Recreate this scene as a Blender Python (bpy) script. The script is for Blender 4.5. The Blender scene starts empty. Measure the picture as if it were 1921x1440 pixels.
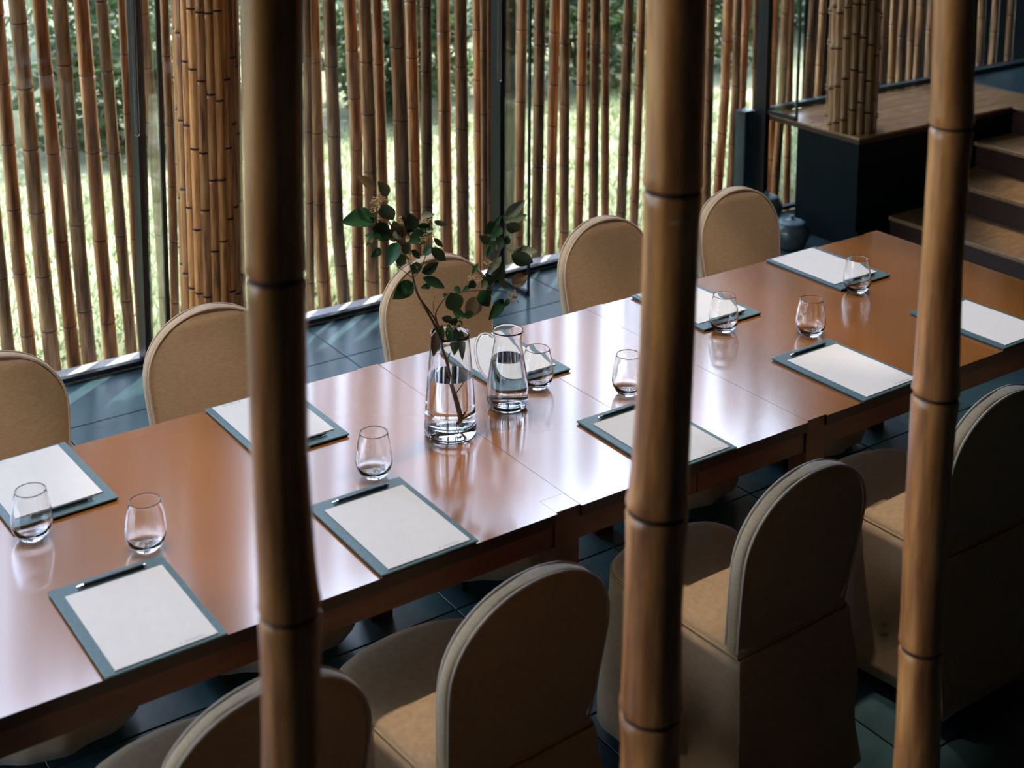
import bpy, bmesh, math, random
from mathutils import Vector, Matrix, noise
R_ = random.Random(7)
sc = bpy.context.scene
C = sc.collection
# ------------------------------------------------------------------ camera
F_PX, PPX, PPY = 2653.375, 960.5, -28.695
PITCH, ROLL, YAW = 0.15067, 0.0044, 0.60861
CAM = Vector((0.24993, -2.45023, 2.45808))
_f0 = Vector((math.sin(YAW), math.cos(YAW), 0)); _r0 = Vector((math.cos(YAW), -math.sin(YAW), 0)); _u0 = Vector((0, 0, 1))
FWD = _f0*math.cos(PITCH) - _u0*math.sin(PITCH)
_up = _u0*math.cos(PITCH) + _f0*math.sin(PITCH)
RGT = _r0*math.cos(ROLL) + _up*math.sin(ROLL); UPV = -_r0*math.sin(ROLL) + _up*math.cos(ROLL)
cd = bpy.data.cameras.new('camera'); cam = bpy.data.objects.new('camera', cd); C.objects.link(cam)
cam.matrix_world = Matrix(((RGT.x, UPV.x, -FWD.x, CAM.x), (RGT.y, UPV.y, -FWD.y, CAM.y), (RGT.z, UPV.z, -FWD.z, CAM.z), (0, 0, 0, 1)))
cd.sensor_width = 36; cd.lens = F_PX*36/1921; cd.shift_y = -(720-PPY)/1921; cd.clip_start = .05; cd.clip_end = 200
cd.dof.use_dof = True; cd.dof.focus_distance = 4.1; cd.dof.aperture_fstop = 3.7
sc.camera = cam
def ray(u, v):
    return RGT*((u-PPX)/F_PX) - UPV*((v-PPY)/F_PX) + FWD
def at(u, v, x=None, y=None, z=None):
    d = ray(u, v)
    t = (x-CAM.x)/d.x if x is not None else (y-CAM.y)/d.y if y is not None else (z-CAM.z)/d.z
    return CAM + d*t
def depth(P):
    return (Vector(P)-CAM).dot(FWD)
# ------------------------------------------------------------------ world, sun, exposure
w = bpy.data.worlds.new('world'); sc.world = w; w.use_nodes = True
nt = w.node_tree; bg = nt.nodes['Background']
sky = nt.nodes.new('ShaderNodeTexSky'); sky.sky_type = 'NISHITA'; sky.sun_disc = False
sky.sun_elevation = math.radians(64); sky.sun_rotation = math.radians(70); sky.air_density = 1.0; sky.dust_density = 2.0; sky.ozone_density = 1.0
hz = nt.nodes.new('ShaderNodeHueSaturation'); hz.inputs['Saturation'].default_value = .8
nt.links.new(sky.outputs[0], hz.inputs['Color']); nt.links.new(hz.outputs[0], bg.inputs[0]); bg.inputs[1].default_value = 1.8
def light(name, kind, loc, energy, color, direction=None, **kw):
    l = bpy.data.lights.new(name, kind); l.energy = energy; l.color = color
    for k, v in kw.items(): setattr(l, k, v)
    o = bpy.data.objects.new(name, l); C.objects.link(o); o.location = loc
    if direction is not None: o.rotation_euler = Vector(direction).to_track_quat('-Z', 'Y').to_euler()
    return o
SUN_EL = math.radians(64)
light('sun', 'SUN', (8, 8, 12), 10.0, (1, .93, .82), (-.78*math.cos(SUN_EL), -.62*math.cos(SUN_EL), -math.sin(SUN_EL)), angle=.009)
vs = sc.view_settings
vs.view_transform = 'Standard'; vs.look = 'None'; vs.exposure = 0.0; vs.gamma = 1.0; vs.use_curve_mapping = False
try: sc.cycles.transparent_max_bounces = 16; sc.cycles.max_bounces = 12; sc.cycles.transmission_bounces = 12; sc.cycles.caustics_reflective = False; sc.cycles.caustics_refractive = True; sc.cycles.blur_glossy = .5; sc.cycles.sample_clamp_indirect = 6; sc.cycles.use_denoising = True
except Exception: pass
# ------------------------------------------------------------------ materials
def mat(name, base=(.8, .8, .8), rough=.5, metal=0, spec=.5, coat=0, coat_r=.1, trans=0, ior=1.45, sheen=0):
    m = bpy.data.materials.new(name); m.use_nodes = True
    b = m.node_tree.nodes['Principled BSDF']
    b.inputs['Base Color'].default_value = (*base, 1); b.inputs['Roughness'].default_value = rough; b.inputs['Metallic'].default_value = metal
    b.inputs['Specular IOR Level'].default_value = spec; b.inputs['Coat Weight'].default_value = coat; b.inputs['Coat Roughness'].default_value = coat_r
    b.inputs['Transmission Weight'].default_value = trans; b.inputs['IOR'].default_value = ior; b.inputs['Sheen Weight'].default_value = sheen
    return m
def nd(m, t, **kw):
    n = m.node_tree.nodes.new(t)
    for k, v in kw.items():
        if k in n.inputs: n.inputs[k].default_value = v
        else: setattr(n, k, v)
    return n
def ramp(m, stops):
    r = nd(m, 'ShaderNodeValToRGB'); e = r.color_ramp.elements
    while len(e) < len(stops): e.new(.5)
    for i, (p, c) in enumerate(stops): e[i].position = p; e[i].color = (*c, 1) if len(c) == 3 else c
    return r
def grain(m, stops, scale, detail=4, mapscale=(1, 1, 1), bump=0, bdist=.002, vary=0, rough=None, coord='Object', distort=0.0):
    """noise -> ramp -> base colour, stretched by mapscale; optional bump, per-object brightness variation"""
    L = m.node_tree.links; b = m.node_tree.nodes['Principled BSDF']
    tc = nd(m, 'ShaderNodeTexCoord'); mp = nd(m, 'ShaderNodeMapping'); mp.inputs['Scale'].default_value = mapscale
    oi = nd(m, 'ShaderNodeObjectInfo')
    L.new(tc.outputs[coord], mp.inputs['Vector'])
    if vary:
        mu = nd(m, 'ShaderNodeMath', operation='MULTIPLY'); L.new(oi.outputs['Random'], mu.inputs[0]); mu.inputs[1].default_value = 37.0
        cx = nd(m, 'ShaderNodeCombineXYZ'); L.new(mu.outputs[0], cx.inputs[0]); L.new(mu.outputs[0], cx.inputs[1]); L.new(mu.outputs[0], cx.inputs[2])
        L.new(cx.outputs[0], mp.inputs['Location'])
    n = nd(m, 'ShaderNodeTexNoise', Scale=scale, Detail=detail, Roughness=.6, Distortion=distort); L.new(mp.outputs[0], n.inputs['Vector'])
    r = ramp(m, stops); L.new(n.outputs['Fac'], r.inputs[0])
    out = r.outputs[0]
    if vary:
        hs = nd(m, 'ShaderNodeHueSaturation'); mr = nd(m, 'ShaderNodeMapRange'); mr.inputs['To Min'].default_value = 1-vary; mr.inputs['To Max'].default_value = 1+vary
        L.new(oi.outputs['Random'], mr.inputs['Value']); L.new(mr.outputs[0], hs.inputs['Value']); L.new(out, hs.inputs['Color']); out = hs.outputs[0]
    L.new(out, b.inputs['Base Color'])
    if bump:
        bp = nd(m, 'ShaderNodeBump', Strength=bump, Distance=bdist); L.new(n.outputs['Fac'], bp.inputs['Height']); L.new(bp.outputs[0], b.inputs['Normal'])
    if rough:
        mr2 = nd(m, 'ShaderNodeMapRange'); mr2.inputs['To Min'].default_value = rough[0]; mr2.inputs['To Max'].default_value = rough[1]
        L.new(n.outputs['Fac'], mr2.inputs['Value']); L.new(mr2.outputs[0], b.inputs['Roughness'])
    return m
M = {}
M['bamboo'] = grain(mat('bamboo', rough=.42, coat=.25, coat_r=.3), [(.30, (.045, .019, .009)), (.43, (.20, .083, .030)), (.55, (.40, .19, .072)), (.72, (.62, .37, .175))], 7, 7, (7, 7, .5), .25, .0015, .32)
M['bamboo_near'] = grain(mat('bamboo_near', rough=.36, coat=.35, coat_r=.25), [(.30, (.22, .065, .017)), (.46, (.46, .165, .050)), (.60, (.78, .30, .085)), (.75, (.90, .43, .15))], 7, 6, (5, 5, .5), .2, .001, .06)
M['pale_scar'] = mat('pale_scar', (.62, .42, .22), .6)
M['node'] = mat('bamboo_node', (.045, .018, .010), .7)
M['strip'] = grain(mat('bamboo_strip', rough=.45, coat=.3, coat_r=.3), [(.34, (.15, .048, .014)), (.46, (.48, .170, .042)), (.64, (.68, .30, .085))], 9, 7, (8, 8, .5), .3, .0015, .3)
M['strip_pale'] = grain(mat('bamboo_strip_pale', rough=.45, coat=.3, coat_r=.3), [(.3, (.16, .07, .025)), (.5, (.34, .17, .06)), (.7, (.50, .29, .12))], 9, 6, (7, 7, .6), .3, .0015, .25)
M['core'] = mat('dark_core', (.03, .014, .008), .8)
M['table'] = grain(mat('table_wood', rough=.2, spec=.6, coat=1.0, coat_r=.12), [(.2, (.242, .0905, .0150)), (.8, (.244, .0915, .0154))], 3, 2, (1.2, 4, 4), 0, .0008, .04)
M['table_dark'] = grain(mat('table_apron_wood', rough=.4, coat=.2, coat_r=.2), [(.3, (.060, .016, .006)), (.6, (.115, .034, .012)), (.8, (.16, .05, .018))], 6, 5, (1.5, 8, 8), .1, .001)
M['edge'] = mat('table_edge', (.03, .012, .007), .35)
M['slate'] = grain(mat('slate_tile', rough=.3), [(.3, (.024, .058, .066)), (.6, (.042, .092, .102)), (.8, (.066, .128, .138))], 8, 7, (1, 1, 1), .25, .002, .12, (.22, .42))
M['grout'] = mat('dark_grout', (.012, .02, .024), .8)
M['cloth'] = grain(mat('cotton_cover', rough=.85, sheen=.3), [(.3, (.44, .29, .165)), (.7, (.54, .37, .22))], 60, 4, (1, 1, 4), .25, .0015, .03)
M['piping'] = mat('cover_piping', (.58, .45, .32), .8, sheen=.4)
M['leather'] = grain(mat('teal_leatherette', rough=.42), [(.35, (.040, .090, .108)), (.65, (.065, .13, .15))], 140, 3, (1, 1, 1), .3, .0006)
M['black'] = mat('black_lacquer', (.006, .010, .013), .35)
M['paper'] = grain(mat('white_paper', rough=.75, spec=.3), [(.3, (.575, .58, .60)), (.7, (.60, .605, .625))], 30, 3)
M['ink'] = mat('grey_ink', (.20, .19, .21), .8)
M['pencil'] = mat('black_pencil', (.010, .014, .018), .35)
M['silver'] = mat('brushed_silver', (.62, .62, .62), .25, metal=1)
M['steel'] = mat('dark_steel_frame', (.006, .010, .014), .45)
M['stone'] = grain(mat('grey_sill_stone', rough=.6), [(.3, (.36, .37, .38)), (.7, (.52, .53, .54))], 20, 6, (1, 1, 1), .2, .002)
M['darkpanel'] = grain(mat('dark_panel', rough=.6, spec=.12), [(.3, (.003, .008, .009)), (.7, (.006, .013, .014))], 4, 3)
M['plank'] = grain(mat('platform_plank', rough=.3, coat=.3, coat_r=.15), [(.3, (.20, .095, .036)), (.5, (.36, .20, .085)), (.7, (.50, .31, .15))], 6, 7, (1.2, 9, 9), .12, .001, .10, distort=1.0)
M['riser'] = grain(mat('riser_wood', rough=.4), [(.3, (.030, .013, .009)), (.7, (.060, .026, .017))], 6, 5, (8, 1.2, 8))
M['wall_black'] = mat('black_outside_wall', (.003, .004, .004), 1.0, spec=0)
M['wall'] = grain(mat('dark_plaster', rough=.85), [(.3, (.030, .032, .033)), (.7, (.045, .046, .047))], 6, 5, (1, 1, 1), .2)
M['ceil'] = mat('dark_ceiling', (.05, .045, .04), .9)
M['ceramic'] = grain(mat('jar_ceramic', rough=.28, coat=.3), [(.3, (.060, .078, .082)), (.7, (.105, .125, .125))], 30, 6, (1, 1, 1), .15)
M['ceramic_lid'] = grain(mat('jar_lid_ceramic', rough=.4), [(.3, (.10, .17, .19)), (.7, (.16, .25, .27))], 30, 6, (1, 1, 1), .2)
M['glass'] = mat('clear_glass', (1, 1, 1), 0.0, trans=1, ior=1.47)
M['water'] = mat('water', (.97, 1, 1), 0.0, trans=1, ior=1.33)
M['leaf'] = grain(mat('green_leaf', rough=.45), [(.3, (.010, .045, .018)), (.6, (.022, .085, .030)), (.8, (.05, .12, .045))], 14, 3, (1, 1, 1), .2, .001, .3)
M['leaf_brown'] = grain(mat('bronze_leaf', rough=.5), [(.3, (.07, .045, .022)), (.7, (.13, .085, .04))], 14, 3, (1, 1, 1), .2, .001, .2)
M['leaf_pale'] = grain(mat('pale_leaf', rough=.35), [(.3, (.13, .19, .12)), (.7, (.26, .30, .22))], 14, 3, (1, 1, 1), .2, .001, .2)
M['twig'] = mat('brown_twig', (.085, .042, .020), .7)
M['bud'] = mat('tan_bud', (.42, .29, .15), .8)
M['table'].node_tree.nodes['Principled BSDF'].inputs['Coat IOR'].default_value = 1.85
M['lawn'] = grain(mat('lawn_ground', rough=.95), [(.3, (.14, .17, .09)), (.5, (.22, .25, .15)), (.7, (.32, .33, .24))], 3, 8)
def foliage_mat(name, a, b):
    m = grain(mat(name, rough=.55), [(.35, a), (.65, b)], 3, 3)
    bs = m.node_tree.nodes['Principled BSDF']; out = m.node_tree.nodes['Material Output']
    tr = nd(m, 'ShaderNodeBsdfTranslucent'); tr.inputs[0].default_value = (b[0]*1.2, min(1, b[1]*1.3), b[2], 1)
    mx = nd(m, 'ShaderNodeMixShader'); mx.inputs[0].default_value = .4
    m.node_tree.links.new(bs.outputs[0], mx.inputs[1]); m.node_tree.links.new(tr.outputs[0], mx.inputs[2]); m.node_tree.links.new(mx.outputs[0], out.inputs[0])
    return m
M['shrub'] = foliage_mat('shrub_leaf', (.02, .045, .02), (.075, .125, .06))
M['shrub_pale'] = foliage_mat('pale_shrub_leaf', (.09, .13, .09), (.26, .30, .25))
M['grass'] = foliage_mat('grass_blade', (.15, .19, .09), (.30, .34, .21))
M['bark'] = mat('bark', (.05, .04, .032), .9)
def glass_pane_mat():
    m = bpy.data.materials.new('window_glass'); m.use_nodes = True; n = m.node_tree; n.nodes.clear()
    out = n.nodes.new('ShaderNodeOutputMaterial'); tr = n.nodes.new('ShaderNodeBsdfTransparent'); gl = n.nodes.new('ShaderNodeBsdfGlossy')
    tr.inputs[0].default_value = (.97, .985, .985, 1); gl.inputs['Roughness'].default_value = 0.0
    fr = n.nodes.new('ShaderNodeFresnel'); mx = n.nodes.new('ShaderNodeMixShader')
    ge = n.nodes.new('ShaderNodeNewGeometry'); mr = n.nodes.new('ShaderNodeMapRange'); mr.inputs['To Min'].default_value = 1.45; mr.inputs['To Max'].default_value = 1/1.45
    n.links.new(ge.outputs['Backfacing'], mr.inputs['Value']); n.links.new(mr.outputs[0], fr.inputs[0])   # a thin pane reflects the same from both of its faces
    n.links.new(fr.outputs[0], mx.inputs[0]); n.links.new(tr.outputs[0], mx.inputs[1]); n.links.new(gl.outputs[0], mx.inputs[2]); n.links.new(mx.outputs[0], out.inputs[0])
    return m
M['pane'] = glass_pane_mat()
M['lampglow'] = mat('lamp_bulb', (1, .8, .5), .5)
M['lampglow'].node_tree.nodes['Principled BSDF'].inputs['Emission Color'].default_value = (1, .72, .42, 1)
M['lampglow'].node_tree.nodes['Principled BSDF'].inputs['Emission Strength'].default_value = 8
# ------------------------------------------------------------------ mesh helpers
class MB:
    def __init__(s): s.v = []; s.f = []; s.m = []
    def add(s, vs_, fs, mi=0):
        o = len(s.v); s.v += [tuple(x) for x in vs_]; s.f += [tuple(i+o for i in f) for f in fs]; s.m += [mi]*len(fs); return s
    def box(s, x0, x1, y0, y1, z0, z1, mi=0, bev=0):
        if bev <= 0:
            return s.add([(x0, y0, z0), (x1, y0, z0), (x1, y1, z0), (x0, y1, z0), (x0, y0, z1), (x1, y0, z1), (x1, y1, z1), (x0, y1, z1)],
                         [(3, 2, 1, 0), (4, 5, 6, 7), (0, 1, 5, 4), (1, 2, 6, 5), (2, 3, 7, 6), (3, 0, 4, 7)], mi)
        b = bev; vs_ = []; r = [(x0, x1, y0, y1)]
        lv = [(z0, b), (z0+b, 0), (z1-b, 0), (z1, b)]
        for z, i in lv:
            a0, a1, b0, b1 = x0+i, x1-i, y0+i, y1-i
            vs_ += [(a0+(b-i), b0, z), (a1-(b-i), b0, z), (a1, b0+(b-i), z), (a1, b1-(b-i), z), (a1-(b-i), b1, z), (a0+(b-i), b1, z), (a0, b1-(b-i), z), (a0, b0+(b-i), z)]
        fs = [tuple(reversed(range(8))), tuple(range(24, 32))]
        for k in range(3):
            for j in range(8):
                fs.append((k*8+j, k*8+(j+1) % 8, (k+1)*8+(j+1) % 8, (k+1)*8+j))
        return s.add(vs_, fs, mi)
    def tube(s, pts, rad, n=10, mi=0, cap=True, mis=None, jit=None):
        pts = [Vector(p_) for p_ in pts]; rad = rad if isinstance(rad, (list, tuple)) else [rad]*len(pts)
        vs_ = []; fs = []; ms = []
        t0 = (pts[1]-pts[0]).normalized(); ref = Vector((1, 0, 0)) if abs(t0.x) < .8 else Vector((0, 1, 0))
        nrm = (ref - t0*ref.dot(t0)).normalized()
        for i, P in enumerate(pts):
            t = (pts[min(i+1, len(pts)-1)]-pts[max(i-1, 0)]).normalized()
            nrm = (nrm - t*nrm.dot(t)).normalized(); bn = t.cross(nrm)
            for k in range(n):
                a = 2*math.pi*k/n; q = rad[i]*(1+(jit(k, i) if jit else 0))
                vs_.append(P + nrm*(math.cos(a)*q) + bn*(math.sin(a)*q))
            if i:
                for k in range(n):
                    fs.append(((i-1)*n+k, (i-1)*n+(k+1) % n, i*n+(k+1) % n, i*n+k)); ms.append(mis[i-1] if mis else mi)
        if cap:
            fs.append(tuple(reversed(range(n)))); ms.append(mi); fs.append(tuple(range((len(pts)-1)*n, len(pts)*n))); ms.append(mi)
        o = len(s.v); s.v += [tuple(x) for x in vs_]; s.f += [tuple(i+o for i in f) for f in fs]; s.m += ms
        return s
    def lathe(s, prof, n=32, mi=0, c=(0, 0, 0), close=False):
        """prof: (r, z) list; r=0 ends collapse to a point"""
        o = len(s.v); rows = []
        for r, z in prof:
            if r < 1e-6: rows.append([len(s.v)]); s.v.append((c[0], c[1], c[2]+z))
            else:
                rows.append(list(range(len(s.v), len(s.v)+n)))
                s.v += [(c[0]+r*math.cos(2*math.pi*k/n), c[1]+r*math.sin(2*math.pi*k/n), c[2]+z) for k in range(n)]
        prs = list(zip(rows, rows[1:])) + ([(rows[-1], rows[0])] if close else [])
        for a, b in prs:
            for k in range(n):
                k2 = (k+1) % n
                if len(a) == 1 and len(b) == 1: continue
                if len(a) == 1: f = (a[0], b[k2], b[k])
                elif len(b) == 1: f = (a[k], a[k2], b[0])
                else: f = (a[k], a[k2], b[k2], b[k])
                s.f.append(f); s.m.append(mi)
        return s
    def mesh(s, name, mats, smooth=True, angle=None):
        me = bpy.data.meshes.new(name); me.from_pydata(s.v, [], s.f)
        for m_ in mats: me.materials.append(m_)
        me.polygons.foreach_set('material_index', s.m)
        me.polygons.foreach_set('use_smooth', [smooth]*len(me.polygons))
        me.update()
        if smooth and angle is not None:
            try: me.set_sharp_from_angle(angle=math.radians(angle))
            except Exception: pass
        return me
    def build(s, name, mats, parent=None, smooth=True, angle=40, loc=None):
        mats = [M[m_] if isinstance(m_, str) else m_ for m_ in (mats if isinstance(mats, (list, tuple)) else [mats])]
        o = bpy.data.objects.new(name, s.mesh(name, mats, smooth, angle)); C.objects.link(o)
        if parent is not None: o.parent = parent
        if loc is not None: o.location = loc
        return o
def fixn(o):
    bm = bmesh.new(); bm.from_mesh(o.data); bmesh.ops.recalc_face_normals(bm, faces=bm.faces); bm.to_mesh(o.data); bm.free(); return o
def tag(o, label=None, cat=None, group=None, kind=None):
    if label: o['label'] = label
    if cat: o['category'] = cat
    if group: o['group'] = group
    if kind: o['kind'] = kind
    return o
def empty(name, loc=(0, 0, 0), rz=0, label=None, cat=None, group=None, kind=None):
    o = bpy.data.objects.new(name, None); C.objects.link(o); o.location = loc; o.rotation_euler = (0, 0, rz); o.empty_display_size = .1
    return tag(o, label, cat, group, kind)
def kids(o): return [c for c in bpy.data.objects if c.parent == o]
def copy_tree(o, parent=None):
    c = o.copy(); C.objects.link(c)
    if parent is not None: c.parent = parent
    for ch in kids(o): copy_tree(ch, c)
    return c
def struct(o): o['kind'] = 'structure'; return o
# ------------------------------------------------------------------ setting: floor, walls, ceiling
X0, X1, Y0, YW, HC = -2.8, 10.5, -4.6, 3.0, 4.0
floor = struct(MB().box(X0, X1, Y0, 3.0, -.12, -.006).build('floor', 'grout', smooth=False))
tm = MB().box(-.2975, .2975, -.2975, .2975, -.006, 0, bev=.0015).mesh('tile', [M['slate']], False)
for i in range(-7, 5):
    for j in range(-9, 1):
        cx, cy = 2.93+.6*i+.3, 2.61+.6*j-.3
        if cx > 5.98: continue
        t = bpy.data.objects.new('tile', tm); C.objects.link(t); t.parent = floor; t.location = (cx, cy, 0)
tm2 = MB().box(-.2975, .2975, -.191, .191, -.006, 0, bev=.0015).mesh('tile', [M['slate']], False)
for i in range(-7, 5):
    t = bpy.data.objects.new('tile', tm2); C.objects.link(t); t.parent = floor; t.location = (2.93+.6*i+.3, 2.803, 0)
struct(MB().box(X0, X1, Y0-.12, Y0, -.12, HC).build('wall_back', 'wall', smooth=False))
struct(MB().box(X1, X1+.12, Y0-.12, 3.0, -.12, HC).build('wall_right', 'wall', smooth=False))
wl = MB().box(X0-.12, X0, -.1, 3.0, -.12, .5).box(X0-.12, X0, -.1, 3.0, 3.3, HC).box(X0-.12, X0, Y0-.12, -.1, -.12, HC)
struct(wl.build('wall_left', 'wall', smooth=False))
struct(MB().box(X0-.12, X1+.12, Y0-.12, 3.95, HC, HC+.15).build('ceiling', 'ceil', smooth=False))
wf = MB()
for y in (-.1, .9, 1.9, 2.95): wf.box(X0-.08, X0-.03, y, y+.05, .5, 3.3)
for z in (.5, 3.25): wf.box(X0-.08, X0-.03, -.1, 3.0, z, z+.05)
wso = struct(wf.build('window_5', 'steel', smooth=False))
MB().box(X0-.058, X0-.052, -.1, 3.0, .52, 3.28).build('pane', 'pane', wso, False)
# window wall along y = 3: mullions, panes, fins
MX = [-1.33, 2.205, 3.975, 5.74, 7.50, 9.27]
MX = [-1.32, .44, 2.205, 3.975, 5.74, 7.50, 9.27]
for i, mx in enumerate(MX):
    zb = 0.0 if mx < 5.5 else .6
    if abs(mx-5.74) < .01: zb = 0.0
    f = MB().box(mx-.017, mx+.017, 2.965, 3.045, zb, HC)
    fr = struct(f.build('trim_%d' % (i+1), 'steel', smooth=False)); tag(fr)
for i in range(len(MX)+1):
    a = MX[i-1]+.017 if i else X0
    b = MX[i]-.017 if i < len(MX) else X1
    zb = .03 if b < 5.8 else (.03 if a < 5.8 else .63)
    if a > 5.7: zb = .03 if i == 5 else .63
    wr = MB().box(a, b, 2.985, 3.03, HC-.05, HC).box(a, b, 2.99, 3.02, zb-.02, zb)
    wo = struct(wr.build('window_%d' % (i+6 if i >= 4 else i+1), 'steel', smooth=False))
    MB().box(a, b, 3.003, 3.009, zb, HC-.05).build('pane', 'pane', wo, False)
for k, mx in enumerate((2.205, 3.975, 5.74)):
    zb = 0.0 if k < 2 else .6
    lab = ['narrow glass fin standing off the leftmost black window mullion', 'narrow glass fin standing off the middle black window mullion beside the leafy vase', 'narrow glass fin at the corner of the raised wooden platform'][k]
    fn = empty('glass_fin', (mx, 2.86, zb), 0, lab, 'glass panel')
    ew = (.017, .008, .009)[k]
    MB().box(-.004, .004, -.105, .095, .02, HC-zb-.01).build('pane', 'pane', fn, False)
    MB().box(-ew/2, ew/2, -.118, -.104, 0, HC-zb-.01).build('edge_strip', 'steel', fn, False)
    MB().box(-.010, .010, -.104, .100, .0, .02).build('bottom_rail', 'steel', fn, False)
# sill
sl = MB().box(X0, 5.74, 2.995, 3.105, -.05, .022, bev=.004)
struct(sl.build('trim_11', 'stone', smooth=False))
struct(MB().box(X0, 5.72, 2.978, 2.994, -.006, .004).build('trim_12', 'grout', smooth=False))
struct(MB().box(5.74, X1, 2.955, 3.0, .6, .63, bev=.003).build('trim_13', 'slate', smooth=False))
# ------------------------------------------------------------------ raised platform, stairs
plat = empty('raised_platform', (5.74, 2.31, 0), 0, 'raised wooden platform on a dark base carrying the short bamboo pillar', 'platform')
MB().box(.012, 1.57, .012, .44, 0, .565).build('dark_base', 'darkpanel', plat, False)
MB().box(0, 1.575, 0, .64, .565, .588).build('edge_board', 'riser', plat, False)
land = empty('stair_landing', (5.74, 2.305, 0), 0, 'wooden landing at the head of the stairs beside dark upper tiles', 'landing')
MB().box(1.27, 1.57, -6.85, -.002, 0, .565).build('dark_base', 'darkpanel', land, False)
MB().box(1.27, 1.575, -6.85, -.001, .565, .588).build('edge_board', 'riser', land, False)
ny = 7
for j in range(ny):
    wpl = .64/ny
    MB().box(0, 1.575, j*wpl+.0008, (j+1)*wpl-.0008, .588, .60, bev=.0012).build('plank', 'plank', plat, False)
for j in range(38):
    MB().box(1.25, 1.575, -(j+1)*.18+.0008, -j*.18-.0008, .588, .60, bev=.0012).build('plank', 'plank', land, False)
# upper landing of dark tiles beyond the wooden part
up = struct(MB().box(7.32, X1, Y0, 3.0, -.12, .592).build('floor_upper', 'grout', smooth=False))
for i in range(5):
    for j in range(8):
        t = bpy.data.objects.new('tile', tm); C.objects.link(t); t.parent = up; t.location = (7.62+.6*i+.003, 2.66-.6*j, .6)
st = empty('staircase', (5.98, 2.30, 0), 0, 'four-step wooden staircase with dark risers climbing to the platform', 'stairs')
for k, (xa, xb, z) in enumerate(((5.98, 6.345, .15), (6.345, 6.672, .30), (6.672, 6.99, .45))):
    xa -= 5.98; xb -= 5.98
    yb = -.0
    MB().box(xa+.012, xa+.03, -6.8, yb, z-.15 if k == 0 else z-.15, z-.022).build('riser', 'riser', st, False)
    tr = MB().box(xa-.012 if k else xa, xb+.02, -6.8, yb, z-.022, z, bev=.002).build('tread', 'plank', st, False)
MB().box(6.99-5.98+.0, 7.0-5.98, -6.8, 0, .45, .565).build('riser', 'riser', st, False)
struct(MB().box(5.74, 7.3, 2.296, 2.322, 0, .1).build('trim_14', 'darkpanel', smooth=False))
# ------------------------------------------------------------------ bamboo helpers
def bamboo_mb(pts, r0, node_z, n=14, seed=0, bulge=.07, mb=None, ringsz=1.0, rfun=None, jamp=0.0):
    """pts: poly-line of the axis bottom->top; node_z: z of the nodes"""
    mb = mb or MB(); rr = random.Random(seed)
    def P(z):
        for a, b in zip(pts, pts[1:]):
            if z <= b[2]+1e-9: break
        t = (z-a[2])/(b[2]-a[2]); return Vector(a).lerp(Vector(b), t)
    zs = []
    z0, z1 = pts[0][2], pts[-1][2]; h = ringsz
    for z in sorted(node_z):
        if z0+.05 < z < z1-.05:
            zs += [(z-.045*h, 1.0, 0), (z-.018*h, 1.0+bulge*.35, 0), (z-.006*h, 1+bulge*.7, 0), (z-.0025*h, 1-bulge*.5, 1), (z+.0025*h, 1-bulge*.5, 1 if h > 1.2 else 0), (z+.004*h, 1+bulge*.2, 0), (z+.008*h, 1+bulge, 0), (z+.02*h, 1+bulge*.35, 0), (z+.05*h, 1, 0)]
    nodes = [z0] + sorted([z for z in node_z if z0+.05 < z < z1-.05]) + [z1]
    for a, b in zip(nodes, nodes[1:]):
        if b-a > .25: zs += [((a+b)/2, .985, 0)]
    zs += [(z0, 1, 0), (z1, 1, 0)]; zs.sort(key=lambda q: q[0])
    P_ = [P(z[0]) for z in zs]; f = rfun or (lambda z: r0)
    rad = [f(z[0])*z[1] for z in zs]; mis = [1 if (zs[i][2] == 1) else 0 for i in range(len(zs)-1)]
    ph = [rr.uniform(-.02, .02) for _ in range(n)]
    mb.tube(P_, rad, n, 0, True, mis, jit=lambda k, i: ph[k]+jamp*math.sin(k*.9+i*.35))
    return mb
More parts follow.
